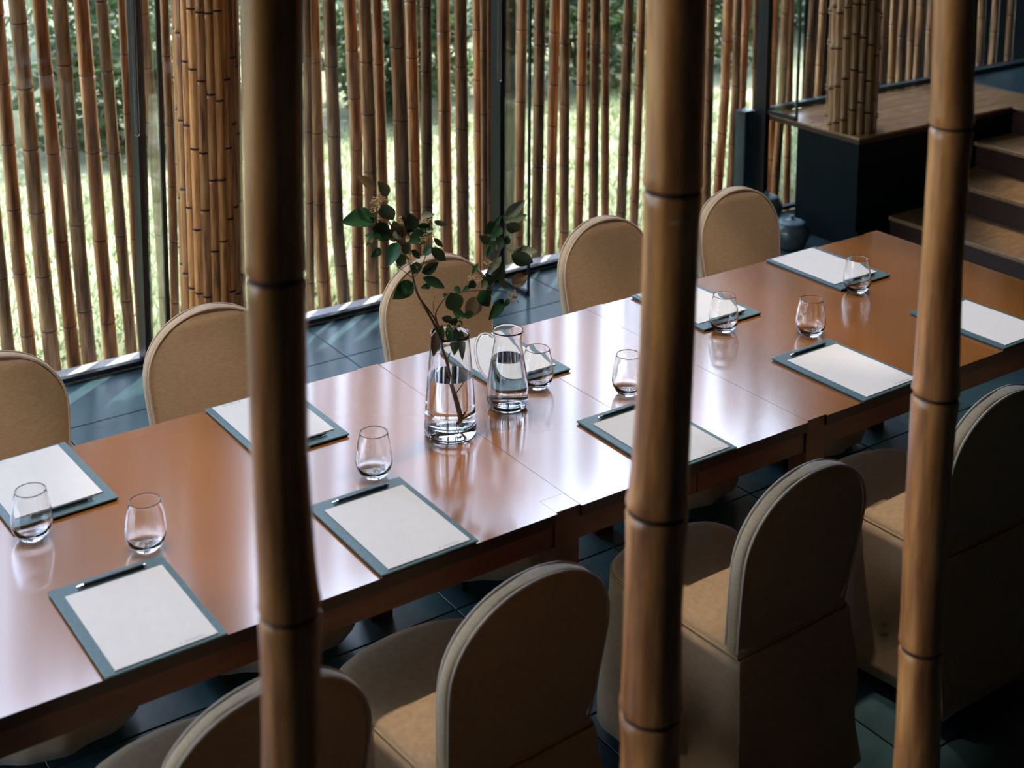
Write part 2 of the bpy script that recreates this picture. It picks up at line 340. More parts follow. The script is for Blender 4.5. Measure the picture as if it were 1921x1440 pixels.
# fence poles: (list of (u, v) on the axis), pixel width, name section
FENCE = [
 ('L', [(-8, 0), (34, 480), (57, 673)], 26), ('L', [(-52, 0), (-2, 480), (15, 650)], 25), ('L', [(31, 0), (77, 480), (98, 673)], 30), ('L', [(73, 0), (117, 480), (141, 700)], 27),
 ('L', [(112, 0), (149, 480), (169, 690)], 28), ('L', [(152, 0), (191, 480), (210, 680)], 28), ('L', [(190, 0), (230, 480), (248, 670)], 22), ('L', [(228, 0), (254, 480), (262, 590)], 15),
 ('P', [(268, 0), (286, 233), (302, 480), (308, 573)], 19), ('P', [(308, 0), (323, 333), (328, 573)], 17),
 ('M', [(575, 0), (581, 425), (582, 546)], 16), ('M', [(585.5, 0), (599, 425), (609.6, 564)], 27), ('M', [(617, 0), (632.6, 425), (645, 557)], 24), ('M', [(655.6, 0), (668, 248), (673, 557)], 24),
 ('M', [(683, 0), (693, 248), (698, 460)], 25), ('M', [(707, 0), (714.8, 248), (721, 460)], 20), ('M', [(743, 0), (751, 191), (756, 390)], 28), ('M', [(770.7, 0), (776, 248), (779, 372)], 22),
 ('M', [(799, 0), (801, 354)], 21), ('M', [(831.6, 0), (836, 354), (838, 460)], 24), ('M', [(863.5, 0), (868, 354), (869, 475)], 23), ('M', [(895.4, 0), (900, 460)], 18), ('M', [(907, 0), (909, 354)], 13), ('M', [(917.7, 0), (918, 354)], 14),
 ('R', [(957, 0), (954, 354)], 23), ('R', [(979.7, 0), (973, 425)], 20), ('R', [(1013, 0), (1010, 248), (1007, 425)], 21), ('R', [(1041.7, 0), (1036, 248), (1033, 425)], 20), ('R', [(1060, 0), (1058, 425)], 19),
 ('R', [(1094, 0), (1089.5, 248), (1085, 390)], 19), ('R', [(1116.8, 0), (1114, 248), (1113, 390)], 18), ('R', [(1135.5, 0), (1135, 390)], 16), ('R', [(1180, 0), (1171, 248), (1165.6, 390)], 19), ('R', [(1204, 0), (1195.7, 248), (1188.7, 425)], 17),
 ('R', [(1237, 0), (1228, 380)], 19), ('R', [(1262, 0), (1252, 380)], 18), ('R', [(1296, 0), (1287, 380)], 19), ('R', [(1318, 0), (1310, 380)], 15),
 ('R', [(1334, 0), (1328, 248)], 17), ('R', [(1366, 0), (1360, 177), (1348, 337)], 18), ('R', [(1384, 0), (1380, 177), (1371, 337)], 16), ('R', [(1401, 0), (1392, 177), (1387, 337)], 16), ('R', [(1419, 0), (1417, 177)], 12),
 ('T', [(1452.7, 0), (1447, 200)], 19), ('T', [(1474, 0), (1467, 177), (1452.7, 372)], 16), ('T', [(1484, 0), (1476, 354)], 14), ('T', [(1527, 0), (1515, 177)], 17), ('T', [(1545, 0), (1534, 177)], 14),
 ('T', [(1575, 0), (1566, 177)], 15), ('T', [(1610, 0), (1602, 177)], 15),
 ('T', [(1660, 0), (1651, 160)], 17), ('T', [(1678, 0), (1671, 160)], 14), ('T', [(1696, 0), (1688, 160)], 17), ('T', [(1713, 0), (1706, 150)], 14), ('T', [(1729, 0), (1720, 150)], 16), ('T', [(1749, 0), (1741.6, 145)], 17),
 ('T', [(1775, 0), (1768, 140)], 15), ('T', [(1805, 0), (1798, 140)], 15), ('T', [(1843, 0), (1837, 131)], 14), ('T', [(1869, 0), (1860, 128)], 14), ('T', [(1898, 0), (1890.5, 124)], 14)]
SEC = {'L': 'left of the leftmost black window mullion', 'P': 'between the leftmost mullion and the thick bamboo pillar', 'M': 'between the left foreground pole and the middle mullion',
       'R': 'between the middle mullion and the right mullion', 'T': 'beyond the right black mullion above the raised platform'}
ORD = ['first', 'second', 'third', 'fourth', 'fifth', 'sixth', 'seventh', 'eighth', 'ninth', 'tenth', 'eleventh', 'twelfth', 'thirteenth', 'fourteenth', 'fifteenth', 'sixteenth', 'seventeenth', 'eighteenth', 'nineteenth', 'twentieth']
def hang_label(sec, k): return '%s outdoor bamboo pole from the left, %s' % (ORD[k], SEC[sec])
cnt = {}
order = sorted(range(len(FENCE)), key=lambda i: FENCE[i][1][0][0])
rank = {}
for i in order:
    s_ = FENCE[i][0]; rank[i] = cnt.get(s_, 0); cnt[s_] = rank[i]+1
for i, (sec, uv, wpx) in enumerate(FENCE):
    yb = 3.18 + .078*(order.index(i) % 2)
    P = [at(u, v, y=yb) for u, v in uv]
    P.sort(key=lambda q: q.z)
    a, b = P[0], P[-1]; sl_ = (b-a)/(b.z-a.z)
    s0 = (P[1]-P[0])/(P[1].z-P[0].z)
    bot = P[0] + s0*(-.30-P[0].z); top = P[-1] + sl_*.6*(3.99-P[-1].z)
    pts = [bot] + [q for q in P if q.z > .08] + [top]
    r = wpx*depth((P[0]+P[-1])/2)/F_PX/2
    rr = random.Random(100+i); sp = rr.uniform(.24, .36); z = rr.uniform(.05, .25); nz = []
    while z < 3.9: nz.append(z); z += sp*rr.uniform(.88, 1.12)
    o0 = Vector((bot.x, bot.y, 0)); pts = [(q.x-o0.x, q.y-o0.y, q.z) for q in pts]
    o = bamboo_mb(pts, r, nz, 12, i).build('fence_bamboo', ['bamboo', 'node'], angle=60); o.location = o0
    tag(o, hang_label(sec, rank[i]), 'bamboo pole', 'outdoor bamboo screen poles')
for k in range(22):
    rr = random.Random(500+k); x = .55-.13*k+rr.uniform(-.02, .02)
    if x < X0: break
    nz = [.1+rr.uniform(.0, .1)+.3*j for j in range(13)]
    o = bamboo_mb([(0, 0, -.30), (-.05, 0, 1.5), (-.12, 0, 3.99)], .028, nz, 10, k).build('fence_bamboo', ['bamboo', 'node'], angle=60); o.location = (x, 3.2+.05*(k % 2), 0)
    tag(o, '%s outdoor bamboo pole beyond the left picture edge' % (ORD+['twenty-first', 'twenty-second'])[k], 'bamboo pole', 'bamboo screen poles out of frame on the left')
# bamboo strip pillars
def pillar(name, x, y, z0, z1, rad, ns, label, m, half, nodesp, seed):
    e = empty(name, (x, y, z0), 0, label, 'pillar'); H = z1-z0; rr = random.Random(seed)
    MB().lathe([(0, 0), (rad-.008, 0), (rad-.008, H), (0, H)], 24).build('core', 'core', e)
    for k in range(ns):
        a = 2*math.pi*(k+.5)/ns; wd = 2*math.pi*rad/ns; mb = MB()
        z = rr.uniform(.02, nodesp); nz = []
        while z < H-.03: nz.append(z); z += nodesp*rr.uniform(.75, 1.2)
        off = rr.uniform(0, .004)
        rows = [(0, 1, 0)]
        for q in nz: rows += [(q-.02, 1, 0), (q-.004, 1.35, 0), (q-.001, .55, 1), (q+.003, .8, 0), (q+.006, 1.35, 0), (q+.022, 1, 0)]
        rows.append((H, 1, 0))
        m5 = 5; base = len(mb.v)
        for (zz, kf, mi) in rows:
            for j in range(m5):
                s_ = (j/(m5-1)-.5)*2
                yy = s_*wd*.5*.97; xx = rad-.010+off + half*kf*math.sqrt(max(0, 1-(abs(s_)**2.4)))
                mb.v.append((xx*math.cos(a)-yy*math.sin(a), xx*math.sin(a)+yy*math.cos(a), zz))
        for i in range(1, len(rows)):
            for j in range(m5-1):
                mb.f.append((base+(i-1)*m5+j, base+(i-1)*m5+j+1, base+i*m5+j+1, base+i*m5+j)); mb.m.append(1 if rows[i-1][2] or rows[i][2] else 0)
        mb.build('bamboo_strip', [m, 'node'], e, True, 60)
    return e
_p = at(391, 240, y=2.6)
pillar('bamboo_pillar', _p.x, 2.60, 0, HC, .126, 22, 'thick pillar clad in flat orange bamboo strips standing on the slate floor', 'strip', .008, .30, 5)
pillar('bamboo_pillar', 5.86, 2.475, .60, HC, .118, 17, 'thick pillar clad in rounded bamboo canes standing on the raised platform', 'strip_pale', .022, .20, 9)
# foreground poles, at y = -0.95
NEAR = [
 ('left foreground bamboo pole with dark rings, in front of the vase end of the table', [(511, 0, 117), (514, 400, 117), (518, 518, 112), (526, 920, 107), (544, 1145, 112), (548, 1440, 111)], [518, 1145]),
 ('middle foreground bamboo pole with a pale scar, right of the carafe', [(1270, 0, 114), (1262, 355, 108), (1256, 560, 106), (1246, 780, 105), (1233, 955, 114), (1226, 1100, 111), (1220, 1440, 114)], [355, 957]),
 ('right foreground bamboo pole, slimmest of three, in front of the staircase', [(1790, 0, 76), (1786, 235, 78), (1772, 400, 74), (1756, 740, 84), (1741, 900, 81), (1729, 1210, 78), (1720, 1440, 84)], [237, 740, 1212])]
YN = -.95
for lab, pl, nodes in NEAR:
    P = [(at(u, v, y=YN), wd) for u, v, wd in pl]
    P.sort(key=lambda q: q[0].z)
    def rf(z, P=P):
        rs = [(q.z, wd*depth(q)/F_PX/2) for q, wd in P]
        if z <= rs[0][0]: return rs[0][1]*1.02
        for (za, ra), (zb, rb) in zip(rs, rs[1:]):
            if z <= zb: return ra+(rb-ra)*(z-za)/(zb-za)
        return rs[-1][1]
    lo = P[0][0]; s0 = (P[1][0]-P[0][0])/(P[1][0].z-P[0][0].z); bot = lo+Vector((s0.x*.4, 0, 1))*(0-lo.z); bot.z = 0
    hi = P[-1][0]; top = Vector((hi.x-.03*(1 if hi.x > 1.2 else 1), hi.y, HC))
    nz = [at(560, v, y=YN).z for v in nodes] if False else []
    for v in nodes:
        u = min(pl, key=lambda q: abs(q[1]-v))[0]; nz.append(at(u, v, y=YN).z)
    z = min(nz)
    while z > .35: z -= .33; nz.append(z)
    z = max(nz)
    while z < HC-.4: z += .36; nz.append(z)
    e = empty('screen_bamboo', (bot.x, bot.y, 0), 0, lab, 'bamboo pole')
    pts = [(q.x-bot.x, q.y-bot.y, q.z) for q in [bot]+[q for q, _ in P]+[top]]
    bamboo_mb(pts, .04, [q for q in nz if q > .06], 28, 3, .07, rfun=rf, ringsz=1.25, jamp=.006).build('cane', ['bamboo_near', 'node'], e, True, 60)
    if 'scar' in lab:
        q = at(1260, 402, y=YN); rr_ = rf(q.z)+.0004; d = (CAM-q); a0 = math.atan2(d.y, d.x)
        o = MB().tube([(q.x-bot.x+rr_*math.cos(a0+t), q.y-bot.y+rr_*math.sin(a0+t), q.z+.002*math.sin(t*5)) for t in [-.05+.09*k for k in range(8)]], [.0006, .0016, .002, .0022, .002, .0018, .0014, .0005], 6).build('scar', 'pale_scar', e)
# ------------------------------------------------------------------ tables
def table(name, xa, xb, label, posts=(True, True), group=None):
    e = empty(name, ((xa+xb)/2, .482, 0), 0, label, 'table', group); h = (xb-xa)/2; W = .482; tp = .07
    top = MB(); z0, z1 = .722, .75
    # top outline with corner notches where posts come through
    def topbox(x0, x1, y0, y1):
        top.box(x0, x1, y0, y1, z0, z1, 0, .0)
    l = -h + (tp if posts[0] else 0.0005); r = h - (tp if posts[1] else 0.0005)
    b = .003
    pts = []
    if posts[0]: pts += [(-h, -W+tp), (l, -W+tp), (l, -W)]
    else: pts += [(l, -W)]
    if posts[1]: pts += [(r, -W), (r, -W+tp), (h, -W+tp), (h, W-tp), (r, W-tp), (r, W)]
    else: pts += [(r, -W), (r, W)]
    if posts[0]: pts += [(l, W), (l, W-tp), (-h, W-tp)]
    else: pts += [(l, W)]
    n = len(pts)
    top.add([(x, y, z0) for x, y in pts]+[(x, y, z1) for x, y in pts], [tuple(reversed(range(n))), tuple(range(n, 2*n))])
    top.add([(x, y, z0) for x, y in pts]+[(x, y, z1) for x, y in pts], [(i, (i+1) % n, n+(i+1) % n, n+i) for i in range(n)], 1)
    o = top.build('tabletop', ['table', 'edge'], e, False)
    bv = o.modifiers.new('bevel', 'BEVEL'); bv.width = .0003; bv.segments = 2; bv.limit_method = 'ANGLE'
    for s in (-1, 1):
        ya, yb = (W-.035, W-.013) if s > 0 else (-W+.013, -W+.035)
        MB().box(l+.001, r-.001, ya, yb, .660, .722, bev=.001).build('apron', 'table_dark', e, False)
    for s, on in ((-1, posts[0]), (1, posts[1])):
        if not on: continue
        xa_, xb_ = (h-.03, h-.008) if s > 0 else (-h+.008, -h+.03)
        MB().box(xa_, xb_, -W+tp, W-tp, .660, .722, bev=.001).build('apron', 'table_dark', e, False)
        for t in (-1, 1):
            x0, x1 = (h-tp+.0, h) if s > 0 else (-h, -h+tp)
            y0, y1 = (W-tp+.0002, W+.006) if t > 0 else (-W+.007, -W+tp-.0002)
            lm = MB().box(x0+.0002, x1-.0002, y0, y1, 0, .75, bev=.0005)
            lo = lm.build('leg', ['table_dark', 'table'], e, False)
            for pg in lo.data.polygons:
                if pg.normal.z > .9: pg.material_index = 1
    return e
table('conference_table', .64, 2.163, 'polished reddish wooden table nearest the left edge, holding the glass vase', (True, True))
table('conference_table', 2.925, 4.313, 'polished reddish wooden table at the far right end, nearest the staircase', (True, True))
def leaf_(xa, xb, label):
    return table('table_leaf', xa, xb, label, (False, False))
lA = leaf_(2.1635, 2.541, 'polished wooden extension leaf under the water carafe, left of the table seam')
lB = leaf_(2.5415, 2.9245, 'polished wooden extension leaf right of the table seam, behind the middle foreground pole')
# ------------------------------------------------------------------ chairs
def chair_proto():
    e = empty('banquet_chair')
    W, H, zs = .202, .885, .46
    lean, tk = .065, .023
    # backrest cover: superellipse cross-sections
    mb = MB(); n = 40; rows = []
    nz = 26
    for i in range(nz+1):
        t = i/nz; 
        if t < .5: z = .432 + (.70-.432)*(t/.5)
        else:
            a = (t-.5)/.5*math.pi/2; z = .70 + (H-.70)*math.sin(a)
        if z < .70: hw = .178 + (W+.006-.178)*min(1, max(0, (z-.40)/.28))**.8
        else: hw = (W+.006)*max(0.0, 1-((z-.70)/(H-.70))**2.15)**.5
        if i == nz: hw = .02
        th = tk*(1 if z < H-.03 else .72)
        yc = -.235 - lean*max(0, (z-.44)/(H-.44))**1.1
        row = []
        for k in range(n):
            a = 2*math.pi*k/n; ca, sa = math.cos(a), math.sin(a)
            ex = 2/4.5
            x = hw*math.copysign(abs(ca)**ex, ca); y = th*math.copysign(abs(sa)**ex, sa)
            if hw > .06:
                crown = .010*(1-(x/hw)**2)*math.sin(min(1, (z-.4)/.4)*math.pi)
                y += crown if y > 0 else -crown*.3
            nn = noise.noise(Vector((x*9, z*5+x*8, 3+(1 if y > 0 else -1))))*.004
            low = max(0, 1-(z-.42)/.22)
            fold = (math.sin((abs(x)*1.2+z*.9)*62)*.0045 + noise.noise(Vector((x*10+z*6, z*14-x*6, 5)))*.006)*low**.7*min(1, abs(x)/.07)
            row.append((x, yc+y+nn+(fold if y < 0 else fold*.4), z))
        rows.append(row)
    for r in rows: mb.v += r
    for i in range(nz):
        for k in range(n):
            mb.f.append((i*n+k, i*n+(k+1) % n, (i+1)*n+(k+1) % n, (i+1)*n+k)); mb.m.append(0)
    mb.f.append(tuple(range(nz*n, nz*n+n))); mb.m.append(0)
    mb.f.append(tuple(reversed(range(n)))); mb.m.append(0)
    b = fixn(mb.build('backrest_cover', 'cloth', e, True, 80)); s = b.modifiers.new('s', 'SUBSURF'); s.levels = 1; s.render_levels = 1
    # piping along front and back rim
    for sd in (-1, 1):
        pts = []
        zz = [.47+(.70-.47)*j/6 for j in range(6)]
        L = []
        for z in zz: L.append((-(.178 + (W+.006-.178)*min(1, max(0, (z-.40)/.28))**.8), z))
        for j in range(25):
            a = j/24*math.pi; L.append((-(W+.006)*math.copysign(abs(math.cos(a))**(.95), math.cos(a)), .70+(H-.70)*(max(0, 1-abs(math.cos(a))**2.0))**(1/2.15)))
        L += [(-x, z) for x, z in reversed(L[:6])]
        for x, z in L:
            yc = -.235 - lean*max(0, (z-.44)/(H-.44))**1.1
            k = .965
            pts.append((x*k, yc+sd*(tk-.004), .70+(z-.70)*(.985 if z > .7 else 1)))
        MB().tube(pts, .0034, 6).build('piping', 'piping', e)
    # seat outline
    def outline(o=0.0, m=48):
        pts = []
        hw, yb, yf = .200+o, -.262-o, .245+o
        # back-left -> front-left (rounded convex front) -> front-right -> back-right
        k = m//4
        for j in range(k): pts.append((-hw*(.93+.07*j/k), yb+(yf-.10-yb)*j/k))
        c = .10
        for j in range(k*2+1):
            t = -1+j/k; x = t*hw
            y = yf-.065*abs(t)**2.2 - .035*max(0, abs(t)-.8)/.2*abs(t)**8
            pts.append((x, y))
        for j in range(1, k): pts.append((hw*(1-.07*j/k), yf-.10+(yb-(yf-.10))*j/k))
        m2 = 7
        for j in range(m2+1): pts.append((hw*.93*(1-2*j/(m2+1)), yb))
        return pts
    base = outline(); n = len(base)
    cen = (0, 0)
    mb = MB()
    prof = [(.44, 1.0), (.455, 1.004), (.466, .992), (.473, .96), (.478, .85), (.481, .6), (.483, .3)]
    for z, s_ in prof:
        for x, y in base: mb.v.append((x*s_, y*s_ if s_ > .9 else y*s_, z+noise.noise(Vector((x*8, y*8, z*3)))*.002))
    for i in range(len(prof)-1):
        for k in range(n): mb.f.append((i*n+k, i*n+(k+1) % n, (i+1)*n+(k+1) % n, (i+1)*n+k)); mb.m.append(0)
    mb.f.append(tuple(range((len(prof)-1)*n, len(prof)*n))); mb.m.append(0)
    mb.f.append(tuple(reversed(range(n)))); mb.m.append(0)
    fixn(mb.build('seat_cover', 'cloth', e, True, 80))
    MB().tube([(x*1.004, y*1.004, .459) for x, y in base]+[(base[0][0]*1.004, base[0][1]*1.004, .459)], .0028, 6, cap=False).build('piping', 'cloth', e)
    # skirt
    mb = MB(); nr = 14
    for i in range(nr+1):
        t = i/nr; z = .455-(.455-.05)*t
        for k, (x, y) in enumerate(base):
            d = Vector((x, y-.01, 0)).normalized()
            fl = .004+.022*t
            backness = max(0, (-y-.16)/.1)
            if y < -.2: fl += .035*t*0 + .02*t
            w_ = math.sin(k*1.05+2.2*math.sin(t*2))*.0035*t*(1+backness) + noise.noise(Vector((x*7, y*7, t*2.2)))*.026*t**.7 + noise.noise(Vector((x*20+t, y*20, t*3)))*.008*min(1, t*3)
            mb.v.append((x+d.x*(fl+w_), y+d.y*(fl+w_)-.006*(1 if y < -.2 else 0), z+(noise.noise(Vector((x*4, y*4, 0)))*.006 if i == nr else 0)))
    for i in range(nr):
        for k in range(n): mb.f.append((i*n+k, i*n+(k+1) % n, (i+1)*n+(k+1) % n, (i+1)*n+k)); mb.m.append(0)
    sk = mb.build('skirt', 'cloth', e, True, 80); fixn(sk)
    so = sk.modifiers.new('t', 'SOLIDIFY'); so.thickness = .003
    for sx, sy in ((-1, 1), (1, 1), (-1, -1), (1, -1)):
        MB().tube([(sx*.165, sy*.175-.01, 0), (sx*.165, sy*.175-.01, .44)], .011, 8).build('leg', 'core', e)
    return e
near_lab = ['cotton-covered chair at the bottom left, back to the viewer, behind the left foreground pole',
            'cotton-covered chair, back to the viewer, in front of the folder beside the vase',
            'cotton-covered chair, back to the viewer, right of the middle foreground pole',
            'cotton-covered chair, back to the viewer, right of the right foreground pole',
            'cotton-covered chair cut off by the right picture edge on the near side']
far_lab = ['cotton-covered chair on the window side, cut off by the left picture edge',
           'cotton-covered chair on the window side in front of the thick bamboo pillar',
           'cotton-covered chair on the window side directly behind the leafy branches',
           'cotton-covered chair on the window side, left of the middle foreground pole',
           'cotton-covered chair on the window side beside the grey ceramic jars']
proto = chair_proto()
spots = [(1.20, -.06, 0, near_lab[0], 'chairs on the near side of the table'), (1.765, -.05, .04, near_lab[1], 'chairs on the near side of the table'), (2.545, -.055, .03, near_lab[2], 'chairs on the near side of the table'),
         (3.275, -.055, 0, near_lab[3], 'chairs on the near side of the table'), (3.95, -.055, 0, near_lab[4], 'chairs on the near side of the table'),
         (1.165, 1.045, math.pi, far_lab[0], 'chairs on the window side of the table'), (1.80, 1.045, math.pi+.02, far_lab[1], 'chairs on the window side of the table'), (2.575, 1.045, math.pi-.02, far_lab[2], 'chairs on the window side of the table'),
         (3.295, 1.045, math.pi+.03, far_lab[3], 'chairs on the window side of the table'), (3.93, 1.045, math.pi, far_lab[4], 'chairs on the window side of the table')]
for i, (x, y, rz, lab, grp) in enumerate(spots):
    o = proto if i == 0 else copy_tree(proto)
    o.location = (x, y, 0); o.rotation_euler = (0, 0, rz); tag(o, lab, 'chair', grp)
# ------------------------------------------------------------------ folders, paper, pencils
TZ = .7502
FW, FD = .249, .349
def folder_mesh():
    mb = MB(); mb.box(-FW/2, FW/2, -FD/2, FD/2, .004, .0085, bev=.0015); mb.box(-FW/2+.004, FW/2-.004, -FD/2+.004, FD/2-.004, 0, .004, 1)
    return mb.mesh('board', [M['leather'], M['black']], False)
def mark_mesh():
    mb = MB(); rr = random.Random(4)
    # round emblem
    mb.add([(.0020*math.cos(a*math.pi/4), .0020*math.sin(a*math.pi/4), 0) for a in range(8)], [tuple(range(8))])
    for row, (x0, n_) in enumerate(((.010, 20), (.006, 26))):
        x = x0; y = .0022-.0042*row
        for _ in range(n_):
            wd = rr.choice((.0008, .0011, .0014)); hh = rr.choice((.0012, .0016, .0019))
            if row == 0: hh *= .8
            mb.add([(x, y-hh/2, 0), (x+wd, y-hh/2, 0), (x+wd, y+hh/2, 0), (x, y+hh/2, 0)], [(0, 1, 2, 3)]); x += wd+rr.choice((.0005, .0006, .0012))
    return mb.mesh('printed_mark', [M['ink']], False)
fm = folder_mesh(); mm = mark_mesh()
pap = MB().box(-.105, .105, -.1485, .1485, 0, .0022, bev=.0004).mesh('note_paper', [M['paper']], False)
strp = MB().box(-.072, .072, -.006, .006, 0, .0012).mesh('pen_groove', [M['black']], False)
def pencil_proto():
    e = empty('pencil'); mb = MB()
    mb.tube([(-.062, 0, .0042), (.068, 0, .0042)], .0038, 6).build('barrel', 'pencil', e, False)
    MB().tube([(-.062, 0, .0042), (-.0735, 0, .0042), (-.078, 0, .0042)], [.0036, .0022, .0006], 8).build('tip', 'silver', e)
    MB().tube([(.068, 0, .0042), (.073, 0, .0042)], .0034, 8).build('end_cap', 'silver', e)
    return e
pproto = None
FOL = [('N', 1.145, .166, .008, 'at the bottom left, near side'), ('N', 1.748, .172, .003, 'right of the left foreground pole, near side'), ('N', 2.533, .167, .001, 'partly behind the middle foreground pole'),
       ('N', 3.253, .168, .011, 'left of the right foreground pole'), ('N', 3.872, .175, .018, 'at the right picture edge'),
       ('F', 1.143, .804, .048, 'at the left picture edge'), ('F', 1.753, .787, .011, 'behind the left foreground pole'), ('F', 2.47, .785, .012, 'behind the water carafe'),
       ('F', 3.23, .784, .010, 'right of the middle pole, window side'), ('F', 3.841, .782, .009, 'farthest away, nearest the staircase')]
for i, (s, x, y, th, where) in enumerate(FOL):
    rz = th + (math.pi if s == 'F' else 0)
    e = empty('desk_folder', (x, y, TZ), rz, 'dark teal desk folder ' + where, 'folder', 'desk folders at the seats')
    b = bpy.data.objects.new('board', fm); C.objects.link(b); b.parent = e
    g = bpy.data.objects.new('pen_groove', strp); C.objects.link(g); g.parent = e; g.location = (.002, .1475, .0080)
    c, sn = math.cos(rz), math.sin(rz)
    def loc(a, b_, z): return (x+c*a-sn*b_, y+sn*a+c*b_, TZ+z)
    pe = empty('note_paper', loc(.003, -.0164, .0086), rz, 'white note paper on the folder ' + where, 'paper', 'note papers at the seats')
    q = bpy.data.objects.new('sheet', pap); C.objects.link(q); q.parent = pe
    q = bpy.data.objects.new('printed_mark', mm); C.objects.link(q); q.parent = pe; q.location = (.030, -.1385, .0024)
    pn = pencil_proto() if pproto is None else copy_tree(pproto); pproto = pproto or pn
    pn.location = loc(.004, .1475, .0093); pn.rotation_euler = (0, 0, rz); tag(pn, 'black pencil with silver tip on the folder ' + where, 'pencil', 'pencils at the seats')
# ------------------------------------------------------------------ tumblers
def tumbler_mesh():
    prof_o = [(0, 0), (.020, 0), (.026, .002), (.034, .010), (.0425, .024), (.0455, .038), (.0450, .052), (.0425, .072), (.0385, .094), (.0345, .112), (.0340, .1145)]
    prof_i = [(.0328, .1145), (.0330, .112), (.0370, .094), (.0410, .072), (.0434, .052), (.0436, .038), (.040, .026), (.031, .0165), (.018, .0125), (0, .0115)]
    return MB().lathe(prof_o+prof_i, 40).mesh('tumbler', [M['glass']], True)
tmesh = tumbler_mesh()
G = [(61, 1012, 'on the left, by the left edge folder'), (275, 1033, 'behind the bottom left folder'), (702, 897, 'just left of the vase'), (1178, 742, 'touching the left outline of the middle foreground pole'),
     (1520, 632, 'behind the near folder left of the right foreground pole'), (1357, 624, 'just right of the middle foreground pole'), (1607, 551, 'in front of the farthest folder'), (1008, 730, 'half hidden behind the water carafe')]
for i, (u, v, w_) in enumerate(G):
    o = bpy.data.objects.new('tumbler', tmesh); C.objects.link(o); P = at(u, v-4, z=.75); o.location = (P.x, P.y, TZ)
    tag(o, 'empty clear stemless tumbler ' + w_, 'glass', 'tumblers on the table')
# vase with water
vx, vy = at(845, 812, z=.75).x, at(845, 812, z=.75).y
vase = empty('glass_vase', (vx, vy, TZ), 0, 'tall tapering clear glass vase half full of water, holding leafy branches', 'vase')
vo = [(0, 0), (.060, 0), (.066, .003), (.068, .010), (.0675, .030), (.064, .09), (.059, .16), (.054, .22), (.0505, .262), (.0515, .272), (.0512, .275)]
vi = [(.0485, .275), (.0475, .262), (.0508, .22), (.0558, .16), (.0606, .09), (.0630, .040), (.058, .030), (.03, .027), (0, .026)]
MB().lathe(vo+vi, 56).build('vessel', 'glass', vase, True, 180)
def water(parent, inner, level):
    pr = [(0, inner[-1][1]-.0004)]
    for r, z in reversed(inner[:-1]):
        if z < level: pr.append((r+.0004, z-.0002))
    # radius at level
    for (ra, za), (rb, zb) in zip(inner, inner[1:]):
        if zb <= level <= za: rl = ra+(rb-ra)*(za-level)/(za-zb); break
    pr += [(rl+.0004, level), (0, level)]
    return MB().lathe(pr, 56).build('water', 'water', parent, True, 35)
water(vase, vi, .160)
cxp = at(952, 762, z=.75)
car = empty('water_carafe', (cxp.x, cxp.y, TZ), 0, 'clear glass water carafe with a looped handle, right of the vase', 'carafe')
co = [(0, 0), (.040, 0), (.048, .003), (.055, .012), (.058, .028), (.0565, .055), (.052, .095), (.046, .135), (.040, .170), (.037, .188), (.0375, .200), (.0415, .215), (.0425, .219)]
ci = [(.0400, .219), (.0388, .214), (.0350, .200), (.0345, .188), (.0375, .170), (.0435, .135), (.0495, .095), (.0540, .055), (.0552, .030), (.050, .018), (.03, .013), (0, .012)]
MB().lathe(co+ci, 56).build('vessel', 'glass', car, True, 180)
water(car, ci, .140)
hd = Vector((-_r0.x, -_r0.y, 0)); hd.rotate(Matrix.Rotation(-.1, 3, 'Z'))
hp = []
for (r_, z_) in [(.0395, .196), (.052, .203), (.068, .203), (.081, .190), (.087, .165), (.085, .135), (.078, .108), (.067, .088), (.0575, .078)]:
    hp.append((hd.x*r_, hd.y*r_, z_))
def smooth_path(p, k=4):
    out = []
    for i in range(len(p)-1):
        p0 = Vector(p[max(i-1, 0)]); p1 = Vector(p[i]); p2 = Vector(p[i+1]); p3 = Vector(p[min(i+2, len(p)-1)])
        for j in range(k):
            t = j/k; out.append(.5*((2*p1)+(p2-p0)*t+(2*p0-5*p1+4*p2-p3)*t*t+(-p0+3*p1-3*p2+p3)*t**3))
    out.append(Vector(p[-1])); return out
MB().tube(smooth_path(hp), .0042, 12).build('handle', 'glass', car)
# ------------------------------------------------------------------ branches
def cp(x, y, dy=0.0):   # point of the photo's plant detail, placed about the vase's own plane
    return at(620+x/4.8, 300+y/4.8, y=vy+dy)
arr = empty('branch_arrangement', (vx, vy, TZ+.03), 0, 'leafy dark green branches with tan buds standing in the glass vase', 'branches')
A0 = Vector((vx, vy, TZ+.03))
def stem(pts, r0, r1):
    P = smooth_path([p_-A0 for p_ in pts], 4); n = len(P)
    MB().tube(P, [r0+(r1-r0)*i/(n-1) for i in range(n)], 7).build('stem', 'twig', arr)
def vp_(x, y, dy=0): return at(780+x/5.33, 580+y/5.33, y=vy+dy)
base_p = [Vector((vx+.012, vy-.01, TZ+.034)), vp_(415, 1060), vp_(385, 880), vp_(345, 690), vp_(310, 520), vp_(270, 400, .005), vp_(205, 190, .01)]
stem(base_p, .0050, .0034)
stem([vp_(430, 1070), vp_(470, 1040), vp_(520, 1010)], .003, .0012)
stem([vp_(425, 1050), vp_(445, 1000)], .003, .0015)
stem([vp_(375, 830), vp_(420, 740), vp_(450, 650)], .0014, .0008)
stem([vp_(315, 500), vp_(345, 430)], .0018, .001)
stem([vp_(205, 190, .01), cp(860, 1340), cp(780, 1200), cp(748, 1080, .01), cp(735, 1000, .01), cp(690, 880, .015), cp(620, 740, .02), cp(540, 580, .02), cp(450, 400, .03), cp(430, 320, .03)], .0034, .0014)
stem([vp_(230, 200, .01), cp(935, 1425), cp(870, 1330), cp(800, 1230), cp(762, 1120)], .0026, .0012)
